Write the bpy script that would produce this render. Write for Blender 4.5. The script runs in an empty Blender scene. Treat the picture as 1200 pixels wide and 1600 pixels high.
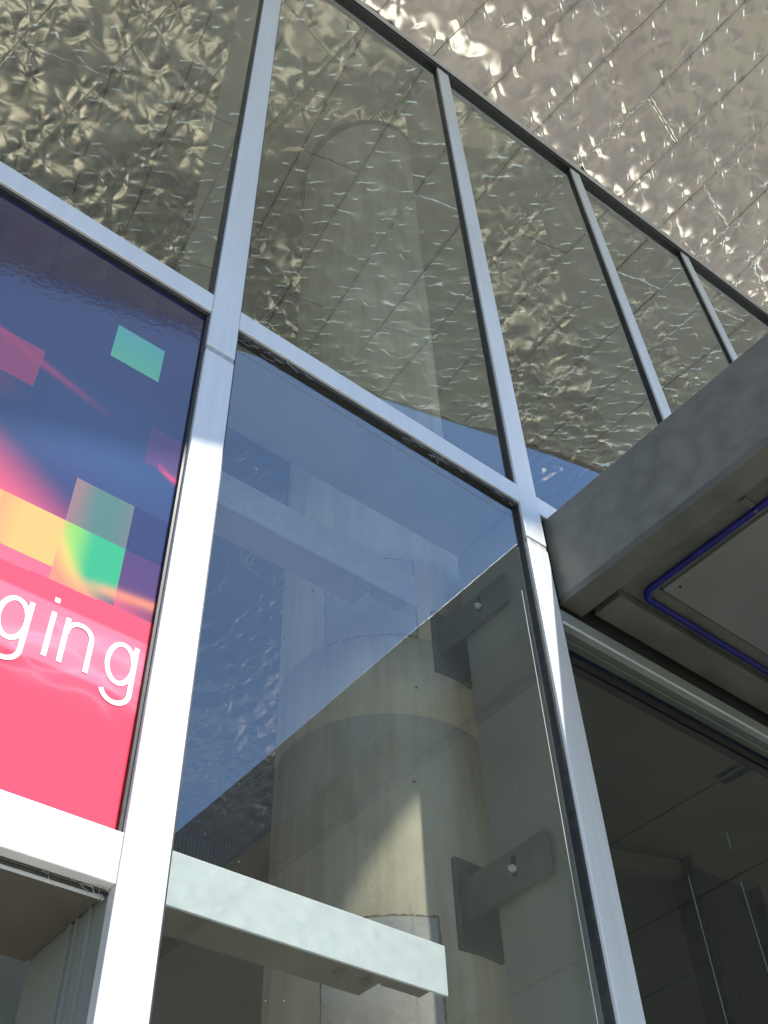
import bpy, bmesh, math, random
import numpy as np
from mathutils import Matrix, Vector
random.seed(7); rng = np.random.default_rng(11)
SC = bpy.context.scene; COL = SC.collection
EYE = 1.6                      # all building coordinates below are relative to eye height
# ------------------------------------------------------------------ camera
RW = [[0.7827061, -0.44485107, 0.4352915], [-0.62160057, -0.59397163, 0.51069603], [-0.03136713, 0.67030234, 0.74142489]]
cam = bpy.data.cameras.new('camera'); co = bpy.data.objects.new('camera', cam); COL.objects.link(co)
right = Vector((RW[0][0], RW[1][0], RW[2][0])); up = Vector((RW[0][1], RW[1][1], RW[2][1])); fwd = Vector((RW[0][2], RW[1][2], RW[2][2]))
M = Matrix((( right.x, up.x, -fwd.x, 0.0), (right.y, up.y, -fwd.y, -1.9), (right.z, up.z, -fwd.z, EYE), (0, 0, 0, 1)))
co.matrix_world = M
cam.sensor_fit = 'VERTICAL'; cam.sensor_height = 36.0; cam.lens = 36.0 * 1658.33 / 1600.0
cam.clip_start = 0.05; cam.clip_end = 3000
SC.camera = co
# ------------------------------------------------------------------ light
SUN = Vector((0.127, -0.576, 1.0)).normalized()
elev = math.asin(SUN.z); az = math.atan2(SUN.x, SUN.y)
w = bpy.data.worlds.new('World'); SC.world = w; w.use_nodes = True
nt = w.node_tree; bg = nt.nodes['Background']
sky = nt.nodes.new('ShaderNodeTexSky'); sky.sky_type = 'NISHITA'; sky.sun_disc = False
sky.sun_elevation = elev; sky.sun_rotation = az; sky.air_density = 1.0; sky.dust_density = 0.05; sky.ozone_density = 3.0
nt.links.new(sky.outputs[0], bg.inputs[0]); bg.inputs[1].default_value = 0.14
sl = bpy.data.lights.new('sun', 'SUN'); sl.energy = 5.0; sl.angle = math.radians(0.53); sl.color = (1.0, 0.955, 0.88)
so = bpy.data.objects.new('sun', sl); COL.objects.link(so); so.location = (4, -20, 40)
so.rotation_euler = SUN.to_track_quat('Z', 'Y').to_euler()
SC.view_settings.view_transform = 'Standard'; SC.view_settings.look = 'None'
SC.view_settings.exposure = 1.1; SC.view_settings.gamma = 1.0
SC.cycles.max_bounces = 10; SC.cycles.transparent_max_bounces = 16; SC.cycles.glossy_bounces = 6; SC.cycles.diffuse_bounces = 5
SC.cycles.sample_clamp_indirect = 6.0
# ------------------------------------------------------------------ materials
def mat(name, col=(.5, .5, .5), rough=.5, metal=0.0, spec=.5):
    m = bpy.data.materials.new(name); m.use_nodes = True
    b = m.node_tree.nodes['Principled BSDF']
    b.inputs['Base Color'].default_value = (*col, 1); b.inputs['Roughness'].default_value = rough
    b.inputs['Metallic'].default_value = metal; b.inputs['Specular IOR Level'].default_value = spec
    return m
def N(m, t, **k):
    n = m.node_tree.nodes.new(t)
    for a, v in k.items(): setattr(n, a, v)
    return n
def L(m, a, b): m.node_tree.links.new(a, b)
def math_(m, op, a, b=None, c=None):
    n = N(m, 'ShaderNodeMath', operation=op)
    for i, v in enumerate((a, b, c)):
        if v is None: continue
        if isinstance(v, (int, float)): n.inputs[i].default_value = v
        else: L(m, v, n.inputs[i])
    return n.outputs[0]
def geo_pos(m): return N(m, 'ShaderNodeNewGeometry').outputs['Position']
def vary(m, cols, scale=6.0, detail=6.0, stretch=(1, 1, 1), stops=(.3, .7), rough=None, bump=0.0, bump_scale=60.0):
    """noise-mottled base colour (and roughness, bump) in world position"""
    b = m.node_tree.nodes['Principled BSDF']
    mp = N(m, 'ShaderNodeMapping'); mp.inputs['Scale'].default_value = stretch; L(m, geo_pos(m), mp.inputs[0])
    n = N(m, 'ShaderNodeTexNoise'); n.inputs['Scale'].default_value = scale; n.inputs['Detail'].default_value = detail; n.inputs['Roughness'].default_value = .6
    L(m, mp.outputs[0], n.inputs['Vector'])
    r = N(m, 'ShaderNodeValToRGB'); L(m, n.outputs[0], r.inputs[0])
    r.color_ramp.elements[0].position = stops[0]; r.color_ramp.elements[0].color = (*cols[0], 1)
    r.color_ramp.elements[1].position = stops[1]; r.color_ramp.elements[1].color = (*cols[-1], 1)
    if len(cols) == 3:
        e = r.color_ramp.elements.new((stops[0] + stops[1]) / 2); e.color = (*cols[1], 1)
    L(m, r.outputs[0], b.inputs['Base Color'])
    if rough:
        mr = N(m, 'ShaderNodeMapRange'); L(m, n.outputs[0], mr.inputs[0]); mr.inputs[1].default_value = .3; mr.inputs[2].default_value = .7
        mr.inputs[3].default_value = rough[0]; mr.inputs[4].default_value = rough[1]; L(m, mr.outputs[0], b.inputs['Roughness'])
    if bump:
        n2 = N(m, 'ShaderNodeTexNoise'); n2.inputs['Scale'].default_value = bump_scale; n2.inputs['Detail'].default_value = 5; L(m, geo_pos(m), n2.inputs['Vector'])
        bp = N(m, 'ShaderNodeBump'); bp.inputs['Strength'].default_value = 1.0; bp.inputs['Distance'].default_value = bump
        L(m, n2.outputs[0], bp.inputs['Height']); L(m, bp.outputs[0], b.inputs['Normal'])
    return r.outputs[0]

ALU = mat('silver_paint', (.55, .57, .62), .36, .22)
vary(ALU, [(.60, .61, .62), (.66, .67, .68)], 7, 5, (1, 1, .15), rough=(.3, .4))
def grime(m, amt=.10):
    b = m.node_tree.nodes['Principled BSDF']; src = b.inputs['Base Color'].links[0].from_socket
    mp = N(m, 'ShaderNodeMapping'); mp.inputs['Scale'].default_value = (38, 38, .9); L(m, geo_pos(m), mp.inputs[0])
    n = N(m, 'ShaderNodeTexNoise'); n.inputs['Scale'].default_value = 1.0; n.inputs['Detail'].default_value = 4; L(m, mp.outputs[0], n.inputs['Vector'])
    v = N(m, 'ShaderNodeTexVoronoi'); v.inputs['Scale'].default_value = 30; L(m, geo_pos(m), v.inputs['Vector'])
    sep = N(m, 'ShaderNodeSeparateColor'); L(m, v.outputs['Color'], sep.inputs[0])
    sp = math_(m, 'LESS_THAN', v.outputs['Distance'], math_(m, 'MULTIPLY', math_(m, 'GREATER_THAN', sep.outputs[0], .72), math_(m, 'MULTIPLY', sep.outputs[1], .07)))
    k = math_(m, 'SUBTRACT', 1.0, math_(m, 'ADD', math_(m, 'MULTIPLY', n.outputs[0], amt * 2), math_(m, 'MULTIPLY', sp, .35)))
    mx = N(m, 'ShaderNodeVectorMath', operation='SCALE'); L(m, src, mx.inputs[0]); L(m, k, mx.inputs['Scale']); L(m, mx.outputs[0], b.inputs['Base Color'])
grime(ALU, .08)
ALU_DARK = mat('mill_aluminium', (.30, .31, .29), .4, .08, .35)
vary(ALU_DARK, [(.17, .19, .18), (.22, .245, .23)], 3, 4, (1, 1, .3), rough=(.3, .5))
RUBBER = mat('black_rubber', (.018, .018, .016), .45); vary(RUBBER, [(.010, .010, .009), (.035, .034, .028)], 40, 4, stops=(.45, .8))
JOINT = mat('joint_sleeve', (.33, .33, .34), .5, .3); vary(JOINT, [(.22, .22, .22), (.42, .42, .43)], 30, 4)
TRIM_DARK = mat('dark_trim', (.045, .046, .042), .35, .4); vary(TRIM_DARK, [(.03, .03, .028), (.07, .07, .062)], 12, 4, rough=(.25, .5))
GALV = mat('galvanised_steel', (.45, .48, .48), .45, .35)
def galv(m, lo, hi, metal, sc=14):
    vary(m, [lo, tuple((a + b) / 2 for a, b in zip(lo, hi)), hi], sc, 8, rough=(.35, .6), stops=(.3, .72), bump=.0006, bump_scale=180)
    m.node_tree.nodes['Principled BSDF'].inputs['Metallic'].default_value = metal
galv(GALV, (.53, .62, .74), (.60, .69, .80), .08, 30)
GALV_W = mat('weathered_galvanised_steel', (.2, .2, .2), .45, .5); galv(GALV_W, (.105, .105, .090), (.16, .158, .138), .05, 11)
GALV_SHADE = mat('shaded_galvanised_steel', (.25, .27, .29), .5, .05); galv(GALV_SHADE, (.20, .22, .24), (.30, .33, .35), .05, 20)  # darker copy of the galvanised steel, shade of the upper rail painted in
BRK = mat('dark_galvanised_steel', (.08, .09, .09), .45, .2); galv(BRK, (.065, .078, .08), (.115, .13, .13), .15, 12)
PLATE = mat('primer_grey_steel', (.3, .31, .33), .5, .1); vary(PLATE, [(.24, .25, .27), (.36, .37, .39)], 9, 6, bump=.0008)
GROUT = mat('rough_grout', (.16, .145, .11), .95); vary(GROUT, [(.03, .028, .02), (.30, .27, .2)], 70, 6, bump=.004, bump_scale=90)
PANELM = mat('canopy_panel_paint', (.30, .30, .28), .45); vary(PANELM, [(.11, .114, .106), (.132, .136, .127)], 2.5, 5)
RECESS = mat('brown_grey_paint', (.08, .075, .065), .55, 0, .3); vary(RECESS, [(.060, .056, .047), (.085, .08, .068)], 2.5, 5)
SOFF = mat('canopy_frame_paint', (.2, .2, .18), .5); vary(SOFF, [(.05, .052, .046), (.10, .10, .085)], 5, 6)
ROOFM = mat('patchy_roof_sheet', (.6, .6, .55), .6); vary(ROOFM, [(.022, .021, .018), (.085, .078, .067)], .8, 3, stops=(.44, .54))  # unseen roof, its patches added to mottle what the soffit mirrors
ROOF_BOUNCE = mat('pale_roof_reflector', (.6, .6, .55), .6); vary(ROOF_BOUNCE, [(.52, .51, .45), (.66, .65, .58)], 2, 6)
BLUE = mat('blue_conduit_plastic', (.012, .018, .20), .5, 0, .2); vary(BLUE, [(.006, .007, .075), (.010, .013, .13)], 9, 3)
CEIL = mat('interior_ceiling_board', (.13, .135, .12), .6); vary(CEIL, [(.13, .128, .112), (.18, .177, .155)], 1.5, 4)
DARK = mat('dark_void', (.01, .01, .01), .9); vary(DARK, [(.006, .006, .006), (.015, .015, .014)], 8, 3)
WALLM = mat('interior_wall_paint', (.16, .155, .14), .8); vary(WALLM, [(.26, .255, .23), (.34, .335, .30)], 1.2, 4)
RIBM = mat('dark_ribbed_metal', (.05, .06, .06), .4, .5); vary(RIBM, [(.035, .045, .045), (.07, .08, .08)], 3, 3)
FLOORM = mat('interior_floor_tile', (.42, .40, .36), .35); vary(FLOORM, [(.58, .57, .50), (.72, .71, .64)], 1.5, 5)
PAVE = mat('plaza_paving', (.45, .40, .35), .8)
LAWN = mat('lawn_green', (.07, .10, .03), .9); vary(LAWN, [(.085, .09, .055), (.14, .14, .085)], .6, 6)
BODYM = mat('upper_wall_metal', (.5, .47, .43), .3, .9); vary(BODYM, [(.42, .40, .37), (.55, .52, .48)], .7, 5)

def paving():
    m = PAVE; b = m.node_tree.nodes['Principled BSDF']
    br = N(m, 'ShaderNodeTexBrick'); br.inputs['Scale'].default_value = 1.0
    br.inputs['Color1'].default_value = (.095, .087, .074, 1); br.inputs['Color2'].default_value = (.12, .11, .094, 1); br.inputs['Mortar'].default_value = (.16, .14, .12, 1)
    br.inputs['Mortar Size'].default_value = .012; br.inputs['Brick Width'].default_value = 1.2; br.inputs['Row Height'].default_value = .6
    L(m, geo_pos(m), br.inputs['Vector'])
    n = N(m, 'ShaderNodeTexNoise'); n.inputs['Scale'].default_value = .35; n.inputs['Detail'].default_value = 6; L(m, geo_pos(m), n.inputs['Vector'])
    mx = N(m, 'ShaderNodeMixRGB', blend_type='MULTIPLY'); mx.inputs[0].default_value = 1
    r = N(m, 'ShaderNodeValToRGB'); r.color_ramp.elements[0].position = .40; r.color_ramp.elements[0].color = (.50, .50, .46, 1); r.color_ramp.elements[1].position = .56; r.color_ramp.elements[1].color = (1, 1, 1, 1)
    L(m, n.outputs[0], r.inputs[0]); L(m, br.outputs[0], mx.inputs[1]); L(m, r.outputs[0], mx.inputs[2]); L(m, mx.outputs[0], b.inputs['Base Color'])
paving()

def concrete():
    m = mat('cast_concrete', (.3, .29, .25), .75)
    b = m.node_tree.nodes['Principled BSDF']
    base = vary(m, [(.27, .26, .215), (.40, .385, .33), (.50, .485, .425)], 2.6, 9, (1, 1, .55), stops=(.28, .72), bump=.0012, bump_scale=70)
    # drip streaks
    mp = N(m, 'ShaderNodeMapping'); mp.inputs['Scale'].default_value = (9, 9, .7); L(m, geo_pos(m), mp.inputs[0])
    n = N(m, 'ShaderNodeTexNoise'); n.inputs['Scale'].default_value = 1.6; n.inputs['Detail'].default_value = 5; L(m, mp.outputs[0], n.inputs['Vector'])
    r = N(m, 'ShaderNodeValToRGB'); r.color_ramp.elements[0].position = .36; r.color_ramp.elements[0].color = (.72, .70, .60, 1); r.color_ramp.elements[1].position = .56; r.color_ramp.elements[1].color = (1, 1, 1, 1); L(m, n.outputs[0], r.inputs[0])
    mx = N(m, 'ShaderNodeMixRGB', blend_type='MULTIPLY'); mx.inputs[0].default_value = .6; L(m, base, mx.inputs[1]); L(m, r.outputs[0], mx.inputs[2])
    # air holes
    v = N(m, 'ShaderNodeTexVoronoi'); v.inputs['Scale'].default_value = 7.5; L(m, geo_pos(m), v.inputs['Vector'])
    sep = N(m, 'ShaderNodeSeparateColor'); L(m, v.outputs['Color'], sep.inputs[0])
    rad = math_(m, 'MULTIPLY', math_(m, 'GREATER_THAN', sep.outputs[0], .55), math_(m, 'MULTIPLY', sep.outputs[1], .085))
    hole = math_(m, 'LESS_THAN', v.outputs['Distance'], rad)
    mx2 = N(m, 'ShaderNodeMixRGB'); L(m, hole, mx2.inputs[0]); L(m, mx.outputs[0], mx2.inputs[1]); mx2.inputs[2].default_value = (.05, .047, .035, 1)
    L(m, mx2.outputs[0], b.inputs['Base Color'])
    return m
CONC = concrete()

def glass(name, tint, refl, dirt=1.0):
    """architectural pane: outer face mirrors by angle, the rest is seen through, with dried water spots"""
    m = bpy.data.materials.new(name); m.use_nodes = True; t = m.node_tree
    for n in list(t.nodes): t.nodes.remove(n)
    out = t.nodes.new('ShaderNodeOutputMaterial')
    tr = N(m, 'ShaderNodeBsdfTransparent'); tr.inputs[0].default_value = (*tint, 1)
    gl = N(m, 'ShaderNodeBsdfGlossy'); gl.inputs['Roughness'].default_value = 0.0; gl.inputs[0].default_value = (.88, .97, 1.0, 1)
    g = N(m, 'ShaderNodeNewGeometry')
    fr = N(m, 'ShaderNodeLayerWeight'); fr.inputs['Blend'].default_value = .5
    f5 = math_(m, 'POWER', fr.outputs['Facing'], 4.0)
    fac = math_(m, 'ADD', refl, math_(m, 'MULTIPLY', f5, .8))
    fac = math_(m, 'MULTIPLY', fac, math_(m, 'SUBTRACT', 1.0, g.outputs['Backfacing']))
    # faint waviness of the float glass
    n = N(m, 'ShaderNodeTexNoise'); n.inputs['Scale'].default_value = .9; n.inputs['Detail'].default_value = 1; L(m, g.outputs['Position'], n.inputs['Vector'])
    bp = N(m, 'ShaderNodeBump'); bp.inputs['Distance'].default_value = .0025; L(m, n.outputs[0], bp.inputs['Height']); L(m, bp.outputs[0], gl.inputs['Normal'])
    mx = N(m, 'ShaderNodeMixShader'); L(m, fac, mx.inputs[0]); L(m, tr.outputs[0], mx.inputs[1]); L(m, gl.outputs[0], mx.inputs[2])
    # specks
    v = N(m, 'ShaderNodeTexVoronoi'); v.inputs['Scale'].default_value = 42; L(m, g.outputs['Position'], v.inputs['Vector'])
    sep = N(m, 'ShaderNodeSeparateColor'); L(m, v.outputs['Color'], sep.inputs[0])
    cl = N(m, 'ShaderNodeTexNoise'); cl.inputs['Scale'].default_value = 2.2; cl.inputs['Detail'].default_value = 3; L(m, g.outputs['Position'], cl.inputs['Vector'])
    keep = math_(m, 'GREATER_THAN', math_(m, 'ADD', sep.outputs[0], math_(m, 'MULTIPLY', cl.outputs[0], .9)), 1.32)
    sp = math_(m, 'MULTIPLY', math_(m, 'LESS_THAN', v.outputs['Distance'], math_(m, 'MULTIPLY', sep.outputs[1], .075)), keep)
    film = math_(m, 'MULTIPLY', cl.outputs[0], .02 * dirt)
    df = N(m, 'ShaderNodeBsdfDiffuse'); df.inputs[0].default_value = (.5, .5, .46, 1)
    mx2 = N(m, 'ShaderNodeMixShader'); L(m, math_(m, 'ADD', math_(m, 'MULTIPLY', sp, .45 * dirt), film), mx2.inputs[0]); L(m, mx.outputs[0], mx2.inputs[1]); L(m, df.outputs[0], mx2.inputs[2])
    L(m, mx2.outputs[0], out.inputs[0])
    return m
GLASS = glass('glass_clear', (.92, .92, .88), .15)
GLASS_DOOR = glass('glass_door', (.80, .80, .77), .08, .8)
# ------------------------------------------------------------------ object helpers
class MB:
    def __init__(s): s.v = []; s.f = []
    def poly(s, vs, fs):
        o = len(s.v); s.v += [tuple(p) for p in vs]; s.f += [tuple(i + o for i in f) for f in fs]; return s
    def box(s, x0, x1, y0, y1, z0, z1):
        return s.poly([(x0, y0, z0), (x1, y0, z0), (x1, y1, z0), (x0, y1, z0), (x0, y0, z1), (x1, y0, z1), (x1, y1, z1), (x0, y1, z1)],
                      [(0, 3, 2, 1), (4, 5, 6, 7), (0, 1, 5, 4), (1, 2, 6, 5), (2, 3, 7, 6), (3, 0, 4, 7)])
    def slant(s, x0, x1, y0, y1, zl0, zl1, zr0, zr1):
        """bar along x whose bottom/top heights differ at its two ends"""
        return s.poly([(x0, y0, zl0), (x1, y0, zr0), (x1, y1, zr0), (x0, y1, zl0), (x0, y0, zl1), (x1, y0, zr1), (x1, y1, zr1), (x0, y1, zl1)],
                      [(0, 3, 2, 1), (4, 5, 6, 7), (0, 1, 5, 4), (1, 2, 6, 5), (2, 3, 7, 6), (3, 0, 4, 7)])
    def prism(s, pts, axis, a, b):
        """closed outline extruded along an axis; pts are the other two coordinates"""
        n = len(pts)
        def P(p, t): return (t, p[0], p[1]) if axis == 'x' else (p[0], t, p[1]) if axis == 'y' else (p[0], p[1], t)
        vs = [P(p, a) for p in pts] + [P(p, b) for p in pts]
        fs = [tuple(range(n)), tuple(range(2 * n - 1, n - 1, -1))] + [(i, i + n, (i + 1) % n + n, (i + 1) % n) for i in range(n)]
        return s.poly(vs, fs)
    def tube(s, path, r, seg=14):
        rings = []; pts = [Vector(p) for p in path]
        for i, p in enumerate(pts):
            t = (pts[min(i + 1, len(pts) - 1)] - pts[max(i - 1, 0)]).normalized()
            a = t.orthogonal().normalized() if i == 0 else (a - t * a.dot(t)).normalized()
            bb = t.cross(a)
            rings.append([p + (a * math.cos(q) + bb * math.sin(q)) * r for q in [2 * math.pi * k / seg for k in range(seg)]])
        vs = [q for ring in rings for q in ring]; fs = []
        for i in range(len(rings) - 1):
            for k in range(seg):
                k2 = (k + 1) % seg; fs.append((i * seg + k, i * seg + k2, (i + 1) * seg + k2, (i + 1) * seg + k))
        fs += [tuple(range(seg - 1, -1, -1)), tuple((len(rings) - 1) * seg + k for k in range(seg))]
        return s.poly(vs, fs)
ORI = {}
def thing(name, label, cat, origin=(0, 0, 0), group=None):
    o = bpy.data.objects.new(name, None); COL.objects.link(o); o.empty_display_size = .2
    o.location = (origin[0], origin[1], origin[2] + EYE); o['label'] = label; o['category'] = cat
    if group: o['group'] = group
    ORI[o.name] = Vector(origin); return o
def part(name, mb, m, parent=None, bevel=0.0, smooth=False, label=None, origin=None):
    """one mesh object; vertices are given in building coordinates"""
    org = ORI[parent.name] if parent is not None else Vector(origin or (0, 0, 0))
    me = bpy.data.meshes.new(name)
    me.from_pydata([(v[0] - org.x, v[1] - org.y, v[2] - org.z) for v in mb.v], [], mb.f)
    bm = bmesh.new(); bm.from_mesh(me); bmesh.ops.recalc_face_normals(bm, faces=bm.faces)
    if bevel:
        es = [e for e in bm.edges if len(e.link_faces) == 2 and e.calc_face_angle(0) > .6]
        bmesh.ops.bevel(bm, geom=es, offset=bevel, segments=2, affect='EDGES', profile=.5)
    bm.to_mesh(me); bm.free()
    if smooth:
        for p in me.polygons: p.use_smooth = True
    me.materials.append(m)
    o = bpy.data.objects.new(name, me); COL.objects.link(o)
    if parent is not None: o.parent = parent
    else: o.location = (org.x, org.y, org.z + EYE)
    ORI[o.name] = org
    if label: o['label'] = label
    return o
def struct(name, mb, m, origin=(0, 0, 0), kind='structure'):
    o = part(name, mb, m, origin=origin); o['kind'] = kind; return o
# ------------------------------------------------------------------ setting
X1, SP, MW = .8554, 1.5208, .1136
MX = {k: X1 + SP * (k - 1) for k in range(-2, 8)}
FIN = .41
def soff_z(x, y): return 8.53 + .165 * (x - 2.388) - .32 * y
def head(x): return soff_z(x, 0) - .035
G = -EYE
struct('ground', MB().poly([(-900, -900, G), (900, -900, G), (900, 900, G), (-900, 900, G)], [(0, 1, 2, 3)]), PAVE)
def blob(cx, cy, rx, ry, z, seed, n=40):
    r = random.Random(seed); ph = [r.uniform(0, 6.3) for _ in range(3)]; pts = []
    for i in range(n):
        a = 2 * math.pi * i / n; k = 1 + .18 * math.sin(2 * a + ph[0]) + .12 * math.sin(3 * a + ph[1]) + .06 * math.sin(5 * a + ph[2])
        pts.append((cx + rx * k * math.cos(a), cy + ry * k * math.sin(a), z))
    return pts
lw_ = MB()
for i, (cx, cy, rx, ry) in enumerate([(9.5, -9, 1.8, .8), (15, -7, 2.2, .9), (20, -11, 4, 1.6), (12.5, -13.5, 3.2, 1.2), (4, -12, 2.0, 1.0), (17, -17, 4, 2), (-4, -10, 3, 2), (9, -19, 4, 2)]):
    lw_.poly(blob(cx, cy, rx, ry, G + .012, i), [tuple(range(40))])
lw_.poly([(-90, -160, G + .012), (90, -160, G + .012), (90, -30, G + .012), (-90, -26, G + .012)], [(0, 1, 2, 3)])
struct('lawn', lw_, LAWN)
APRON = mat('pale_bounce_paving', (.5, .48, .42), .8); vary(APRON, [(.44, .43, .37), (.56, .545, .48)], 1.2, 6)
struct('path', MB().poly([(-6, -4.2, G + .006), (26, -3.4, G + .006), (26, .0, G + .006), (-6, .0, G + .006)], [(0, 1, 2, 3)]), APRON)  # pale ground strip, out of view, added to brighten the metal inside
struct('floor', MB().poly([(-5, .42, G + .006), (12, .42, G + .006), (12, 9.5, G + .006), (-5, 9.5, G + .006)], [(0, 1, 2, 3)]), FLOORM)

# ------------------------------------------------------------------ crumpled metal soffit
def vnoise(x, y, sc, seed):
    r = np.random.default_rng(seed); n = 256; g = r.standard_normal((n, n))
    X = x * sc + 77.3; Y = y * sc + 41.7; xi = np.floor(X).astype(int); yi = np.floor(Y).astype(int); fx = X - xi; fy = Y - yi
    fx = fx * fx * fx * (fx * (fx * 6 - 15) + 10); fy = fy * fy * fy * (fy * (fy * 6 - 15) + 10)
    a = g[xi % n, yi % n]; b = g[(xi + 1) % n, yi % n]; c = g[xi % n, (yi + 1) % n]; d = g[(xi + 1) % n, (yi + 1) % n]
    return (a * (1 - fx) + b * fx) * (1 - fy) + (c * (1 - fx) + d * fx) * fy
NV = np.array([-.165, .32, 1.0]); NV /= np.linalg.norm(NV)
P0 = np.array([2.388, 0, 8.53])
EX = np.array([1, 0, .165]); EX /= np.linalg.norm(EX); EYV = np.cross(NV, EX)
TH = math.radians(104.3)
UU = EX * math.cos(TH) + EYV * math.sin(TH); VV = EX * math.sin(TH) - EYV * math.cos(TH)
STRIP, V0, PLEN = .548, .475, 3.70
FOLD = np.array([-.72, -.68, 0.0])          # direction most pinch folds run along
def edge_y(x): return -4.17 + .19 * (x - 1.447)
XA, XB, YB, DS = -2.4, 10.0, 7.72, .0125
def build_soffit():
    nx = int((XB - XA) / DS) + 1; xs = np.linspace(XA, XB, nx)
    ny = int((YB + 4.9) / DS) + 1; t = np.linspace(0, 1, ny)
    Xg, Tg = np.meshgrid(xs, t, indexing='ij'); Yg = edge_y(Xg) + (YB - edge_y(Xg)) * Tg
    Zg = soff_z(Xg, Yg)
    Pu = (Xg - P0[0]) * UU[0] + Yg * UU[1] + (Zg - P0[2]) * UU[2]
    Pv = (Xg - P0[0]) * VV[0] + Yg * VV[1] + (Zg - P0[2]) * VV[2]
    H = np.zeros_like(Xg); SE = np.full_like(Xg, 1e-4)
    fu = float(FOLD @ UU); fv = float(FOLD @ VV); fn = math.hypot(fu, fv); fu /= fn; fv /= fn
    # pinches: rows either side of every long seam and one row along each strip's middle
    vmin, vmax = Pv.min(), Pv.max(); umin, umax = Pu.min(), Pu.max(); pins = []
    k0 = int((vmin - V0) / STRIP) - 1; k1 = int((vmax - V0) / STRIP) + 1
    for k in range(k0, k1 + 1):
        vb = V0 + k * STRIP; off = .1 * (k % 2)
        for u in np.arange(umin, umax, .205):
            for s in (.075, STRIP - .075):
                if rng.random() < .04: continue
                pins.append((u + off + rng.normal(0, .02) + (.1 if s > .2 else 0), vb + s + rng.normal(0, .012), 0))
        for u in np.arange(umin, umax, .41):
            pins.append((u + off * 2 + rng.normal(0, .03), vb + STRIP / 2 + rng.normal(0, .03), 1))
            if rng.random() < .35: pins.append((u + .2 + rng.normal(0, .05), vb + STRIP / 2 + rng.normal(0, .07), 2))
    jx = np.array([UU[0], VV[0]]); jy = np.array([UU[1], VV[1]])
    for (u, v, kind) in pins:
        px = P0[0] + u * UU[0] + v * VV[0]; py = u * UU[1] + v * VV[1]
        if not (XA - .2 < px < XB + .2 and edge_y(px) - .2 < py < YB + .2): continue
        ext = .32
        i0 = max(0, int((px - ext - XA) / DS)); i1 = min(nx, int((px + ext - XA) / DS) + 2)
        ey = edge_y(px); tt = (py - ey) / (YB - ey); dt = ext / (YB - ey) + .012
        j0 = max(0, int((tt - dt) * (ny - 1))); j1 = min(ny, int((tt + dt) * (ny - 1)) + 2)
        if i1 <= i0 or j1 <= j0: continue
        du = Pu[i0:i1, j0:j1] - u; dv = Pv[i0:i1, j0:j1] - v
        r = np.sqrt(du * du + dv * dv) + 1e-6
        ang = math.atan2(fv, fu) + (rng.normal(0, .16) if kind != 1 else math.pi / 2 + rng.normal(0, .22))
        a = du * math.cos(ang) + dv * math.sin(ang); b = -du * math.sin(ang) + dv * math.cos(ang)
        th = np.arctan2(dv, du); win = np.clip(1 - r / ext, 0, 1) ** 2 * (3 - 2 * np.clip(1 - r / ext, 0, 1))
        amp = rng.uniform(.75, 1.3)
        far = 1 - .35 * np.clip((Yg[i0:i1, j0:j1] - 2.2) / 2.5, 0, 1)
        # inner bay metal is more strongly crumpled
        inn = 1.7 + .9 * np.clip(Yg[i0:i1, j0:j1] * 1.5, 0, 1)
        sg = 1.0 if (-math.sin(ang) * UU[1] + math.cos(ang) * VV[1]) > 0 else -1.0
        if rng.random() < .12: sg = -sg
        ln = .036 if kind != 1 else .055
        fold = sg * .0125 * amp * np.tanh(b / .0125) * np.exp(-np.abs(b) / .032) * np.exp(-np.abs(a / ln) ** 1.5)
        n = rng.integers(3, 6); ph = rng.uniform(0, 6.28)
        star = .038 * amp * r * np.exp(-r / .075) * np.cos(n * th + ph) * (1 + .4 * np.cos((n + 2) * th + 2 * ph))
        dish = -.0030 * amp * np.exp(-(r / .11) ** 2)
        H[i0:i1, j0:j1] += (fold + star * inn + dish) * win * far
        if kind > 0 or rng.random() < .55:
            st = np.sqrt((a * .8) ** 2 + (b * 1.25) ** 2); SE[i0:i1, j0:j1] += np.exp(-38 * st) * win
    inn = 1.0 + 1.2 * np.clip(Yg * 1.2, 0, 1) * (1 - .5 * np.clip((Yg - 2.5) / 3, 0, 1))
    wx = Pu + .10 * vnoise(Pu, Pv, 3.1, 5); wy = Pv + .10 * vnoise(Pu, Pv, 3.3, 6)
    H += (inn - .35) * .0036 * vnoise(wx, wy, 2.7, 1) + (inn - .5) * .0010 * vnoise(wx, wy, 6, 12) + .0050 * vnoise(Pu, Pv, 1.3, 3)
    F1 = -np.log(SE) / 38 ; H += (.058 + .012 * np.clip(Yg * 1.5 + .3, 0, 1)) * F1 * (1 + .45 * vnoise(Pu, Pv, 1.7, 14))
    # sharp long creases
    c1 = np.abs(vnoise(wx, wy, 3.4, 8)); H += (inn - .5) * -.0016 * np.exp(-c1 / .10)
    # every panel sits at its own slight tilt
    row = np.floor((Pv - V0) / STRIP).astype(int)
    ush = np.where(row % 2 == 0, -1.245, -1.245 + PLEN / 2); colm = np.floor((Pu - ush) / PLEN).astype(int)
    rr = np.random.default_rng(3).standard_normal((400, 60, 2))
    tilt = rr[(row + 100) % 400, (colm + 20) % 60]
    fv_ = ((Pv - V0) / STRIP) % 1 - .5; fu_ = ((Pu - ush) / PLEN) % 1 - .5
    H += .0030 * tilt[..., 0] * fv_ + .010 * tilt[..., 1] * fu_
    lap = np.minimum(((Pv - V0) % STRIP), STRIP - ((Pv - V0) % STRIP)); H += .0022 * np.exp(-(lap / .018) ** 2)
    n = NV
    V = np.stack([Xg - n[0] * H, Yg - n[1] * H, Zg - n[2] * H], -1).reshape(-1, 3)
    org = Vector((2.4, 0, 8.0))
    V = V - np.array([org.x, org.y, org.z])
    ii, jj = np.meshgrid(np.arange(nx - 1), np.arange(ny - 1), indexing='ij')
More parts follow.
